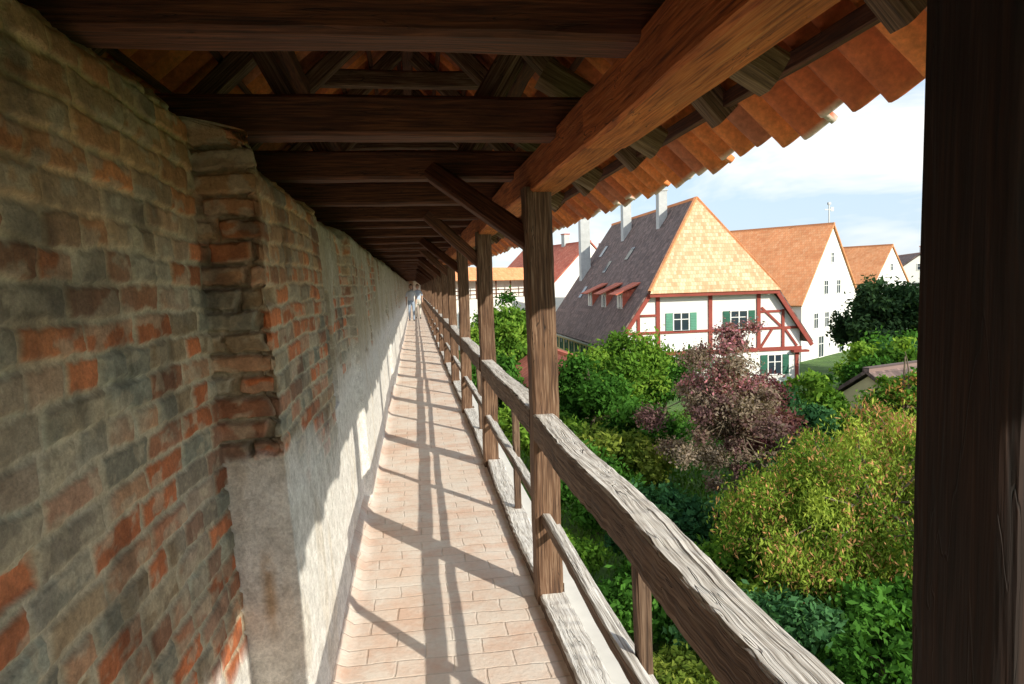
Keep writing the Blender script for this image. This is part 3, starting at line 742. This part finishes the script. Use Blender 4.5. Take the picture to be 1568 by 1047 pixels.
# ================================================================ PEOPLE
def person(name,loc,rot,shirt,pants,hair,stride=.28):
    e=empty(name,loc);e.rotation_euler=(0,0,rot)
    J={'pel':(0,0,.95,.125),'bel':(0,0,1.1,.125),'che':(0,.01,1.3,.145),'nec':(0,0,1.46,.06),'hed':(0,.0,1.52,.055),
       'lsh':(-.17,0,1.40,.062),'lel':(-.23,-.06,1.14,.046),'lwr':(-.23,.08,.93,.032),
       'rsh':(.17,0,1.40,.062),'rel':(.23,-.04,1.14,.046),'rwr':(.24,.02,.90,.032),
       'lhi':(-.09,0,.90,.09),'lkn':(-.10,stride*.6,.50,.062),'lan':(-.10,stride,.09,.042),'lto':(-.11,stride+.17,.035,.036),
       'rhi':(.09,0,.90,.09),'rkn':(.10,-.02,.50,.062),'ran':(.10,-stride,.13,.042),'rto':(.11,-stride+.16,.035,.036)}
    K=list(J);E=[('pel','bel'),('bel','che'),('che','nec'),('nec','hed'),('che','lsh'),('lsh','lel'),('lel','lwr'),('che','rsh'),('rsh','rel'),('rel','rwr'),
       ('pel','lhi'),('lhi','lkn'),('lkn','lan'),('lan','lto'),('pel','rhi'),('rhi','rkn'),('rkn','ran'),('ran','rto')]
    V=[J[k][:3] for k in K];R=[J[k][3] for k in K];Ed=[(K.index(a),K.index(b)) for a,b in E]
    for s,wr in((-1,'lwr'),(1,'rwr')):
        w=Vector(J[wr][:3]);b=len(V);V.append(tuple(w+Vector((0,.01,-.06))));R.append(.028);Ed.append((K.index(wr),b))
        for f in range(4):
            q=len(V);V.append(tuple(w+Vector((s*.003,-.02+.018*f,-.12))));R.append(.0085);V.append(tuple(w+Vector((-s*.012,-.018+.018*f,-.165-.01*(f in(1,2))))));R.append(.0075);Ed+=[(b,q),(q,q+1)]
        q=len(V);V.append(tuple(w+Vector((-s*.01,.05,-.07))));R.append(.01);V.append(tuple(w+Vector((-s*.02,.055,-.11))));R.append(.009);Ed+=[(b,q),(q,q+1)]
    me=bpy.data.meshes.new('body');me.from_pydata(V,Ed,[]);o=link(bpy.data.objects.new('body',me),e)
    md=o.modifiers.new('sk','SKIN')
    for i,r in enumerate(R):me.skin_vertices[0].data[i].radius=(r,r*.85 if i<3 else r)
    me.skin_vertices[0].data[0].use_root=True
    o.modifiers.new('ss','SUBSURF').levels=1;o.modifiers['ss'].render_levels=1
    dg=bpy.context.evaluated_depsgraph_get();m2=bpy.data.meshes.new_from_object(o.evaluated_get(dg))
    o.modifiers.clear();o.data=m2
    mats=[plain(name+'_shirt',shirt,.1,8),plain(name+'_trousers',pants,.1,8),plain('skin',(.55,.34,.25),.05,8),plain('shoe',(.08,.06,.05),.1,8)]
    m2.materials.clear()
    for m in mats:m2.materials.append(m)
    for p in m2.polygons:
        c=p.center
        p.material_index=3 if c.z<.09 else (2 if (c.z>1.47 or (abs(c.x)>.185 and c.z<1.18)) else (0 if c.z>.97 else 1));p.use_smooth=True
    import bmesh
    bm=bmesh.new();bmesh.ops.create_uvsphere(bm,u_segments=20,v_segments=14,radius=.105)
    for v in bm.verts:
        x,y,z=v.co;v.co=(x*.74,y*.92*(1+(.06 if z<0 else 0)),z*1.14)
        if y>.03 and z<-.04:v.co.x*=.8
        if y>.085 and abs(x)<.03 and -.03<z<.02:v.co.y+=.022
    for sx in(-1,1):
        r=bmesh.ops.create_uvsphere(bm,u_segments=8,v_segments=6,radius=.022,matrix=Matrix.Translation((sx*.08,0,-.005))@Matrix.Diagonal((.4,.8,1.3,1)))
    hm=bpy.data.meshes.new('head');bm.to_mesh(hm);bm.free();hm.materials.append(mats[2]);h=link(bpy.data.objects.new('head',hm),e);h.location=(0,.015,1.64)
    for p in hm.polygons:p.use_smooth=True
    bm=bmesh.new();bmesh.ops.create_uvsphere(bm,u_segments=18,v_segments=12,radius=.116)
    for v in list(bm.verts):
        x,y,z=v.co;v.co=(x*.78,y*.95-.012,z*1.12+.012)
    bmesh.ops.delete(bm,geom=[v for v in bm.verts if (v.co.y>.04 and v.co.z<.06) or v.co.z<-.07],context='VERTS')
    hm=bpy.data.meshes.new('hair');bm.to_mesh(hm);bm.free();hm.materials.append(plain(name+'_hair',hair,.2,20));h=link(bpy.data.objects.new('hair',hm),e);h.location=(0,.015,1.64)
    B=Builder([plain('eye',(.03,.02,.02),.1,5),plain('lip',(.4,.15,.12),.1,5)])
    for sx in(-1,1):B.box(sx*.03-.01,sx*.03+.01,.095,.103,1.642,1.652,0)
    B.box(-.022,.022,.10,.106,1.582,1.59,1);B.build('face',e)
person('walking_person',(-.16,33,0),math.pi,(.62,.68,.75),(.30,.38,.5),(.12,.07,.04))
person('walking_person',(.16,35.2,0),math.pi,(.45,.55,.7),(.6,.58,.52),(.2,.12,.06),.2)

# ================================================================ LIGHT, WORLD, CAMERA
w=bpy.data.worlds.new('World');scene.world=w;w.use_nodes=True;nt=w.node_tree
bg=nt.nodes['Background'];sky=nt.nodes.new('ShaderNodeTexSky');sky.sky_type='NISHITA';sky.sun_disc=False
sky.sun_elevation=math.asin(SUN.z);sky.sun_rotation=math.atan2(SUN.x,SUN.y)
sky.air_density=1.0;sky.dust_density=1.0;sky.ozone_density=2.0
tc=N(nt,'ShaderNodeTexCoord').outputs['Generated']
cn=noise(nt,mapping(nt,tc,(1.2,1.2,3.6),(0,0,.6)),2.6,5,.6,.3)
cf=ramp(nt,cn,[(.44,(.10,.10,.10)),(.66,(.95,.95,.95))])
haze=mix(nt,.65,sky.outputs[0],(4.7,6.2,7.8))
skc=mix(nt,cf,haze,(8.4,8.2,7.8))
nt.links.new(skc,bg.inputs[0]);bg.inputs[1].default_value=.15
ld=bpy.data.lights.new('sun','SUN');ld.energy=5;ld.angle=math.radians(.5);ld.color=(1,.93,.78)
so=link(bpy.data.objects.new('sun',ld));so.rotation_euler=SUN.to_track_quat('Z','Y').to_euler();so.location=(20,-30,30)
cd=bpy.data.cameras.new('camera');cd.lens=24;cd.sensor_width=36;cd.clip_start=.05;cd.clip_end=3000
co=link(bpy.data.objects.new('camera',cd))
M=Matrix.Translation((0,0,1.6))@Matrix.Rotation(math.radians(-8.0),4,'Z')@Matrix.Rotation(math.radians(90-4.8),4,'X')@Matrix.Rotation(math.radians(-1.7),4,'Z')
co.matrix_world=M;scene.camera=co
scene.view_settings.view_transform='Standard';scene.view_settings.look='None';scene.view_settings.exposure=0
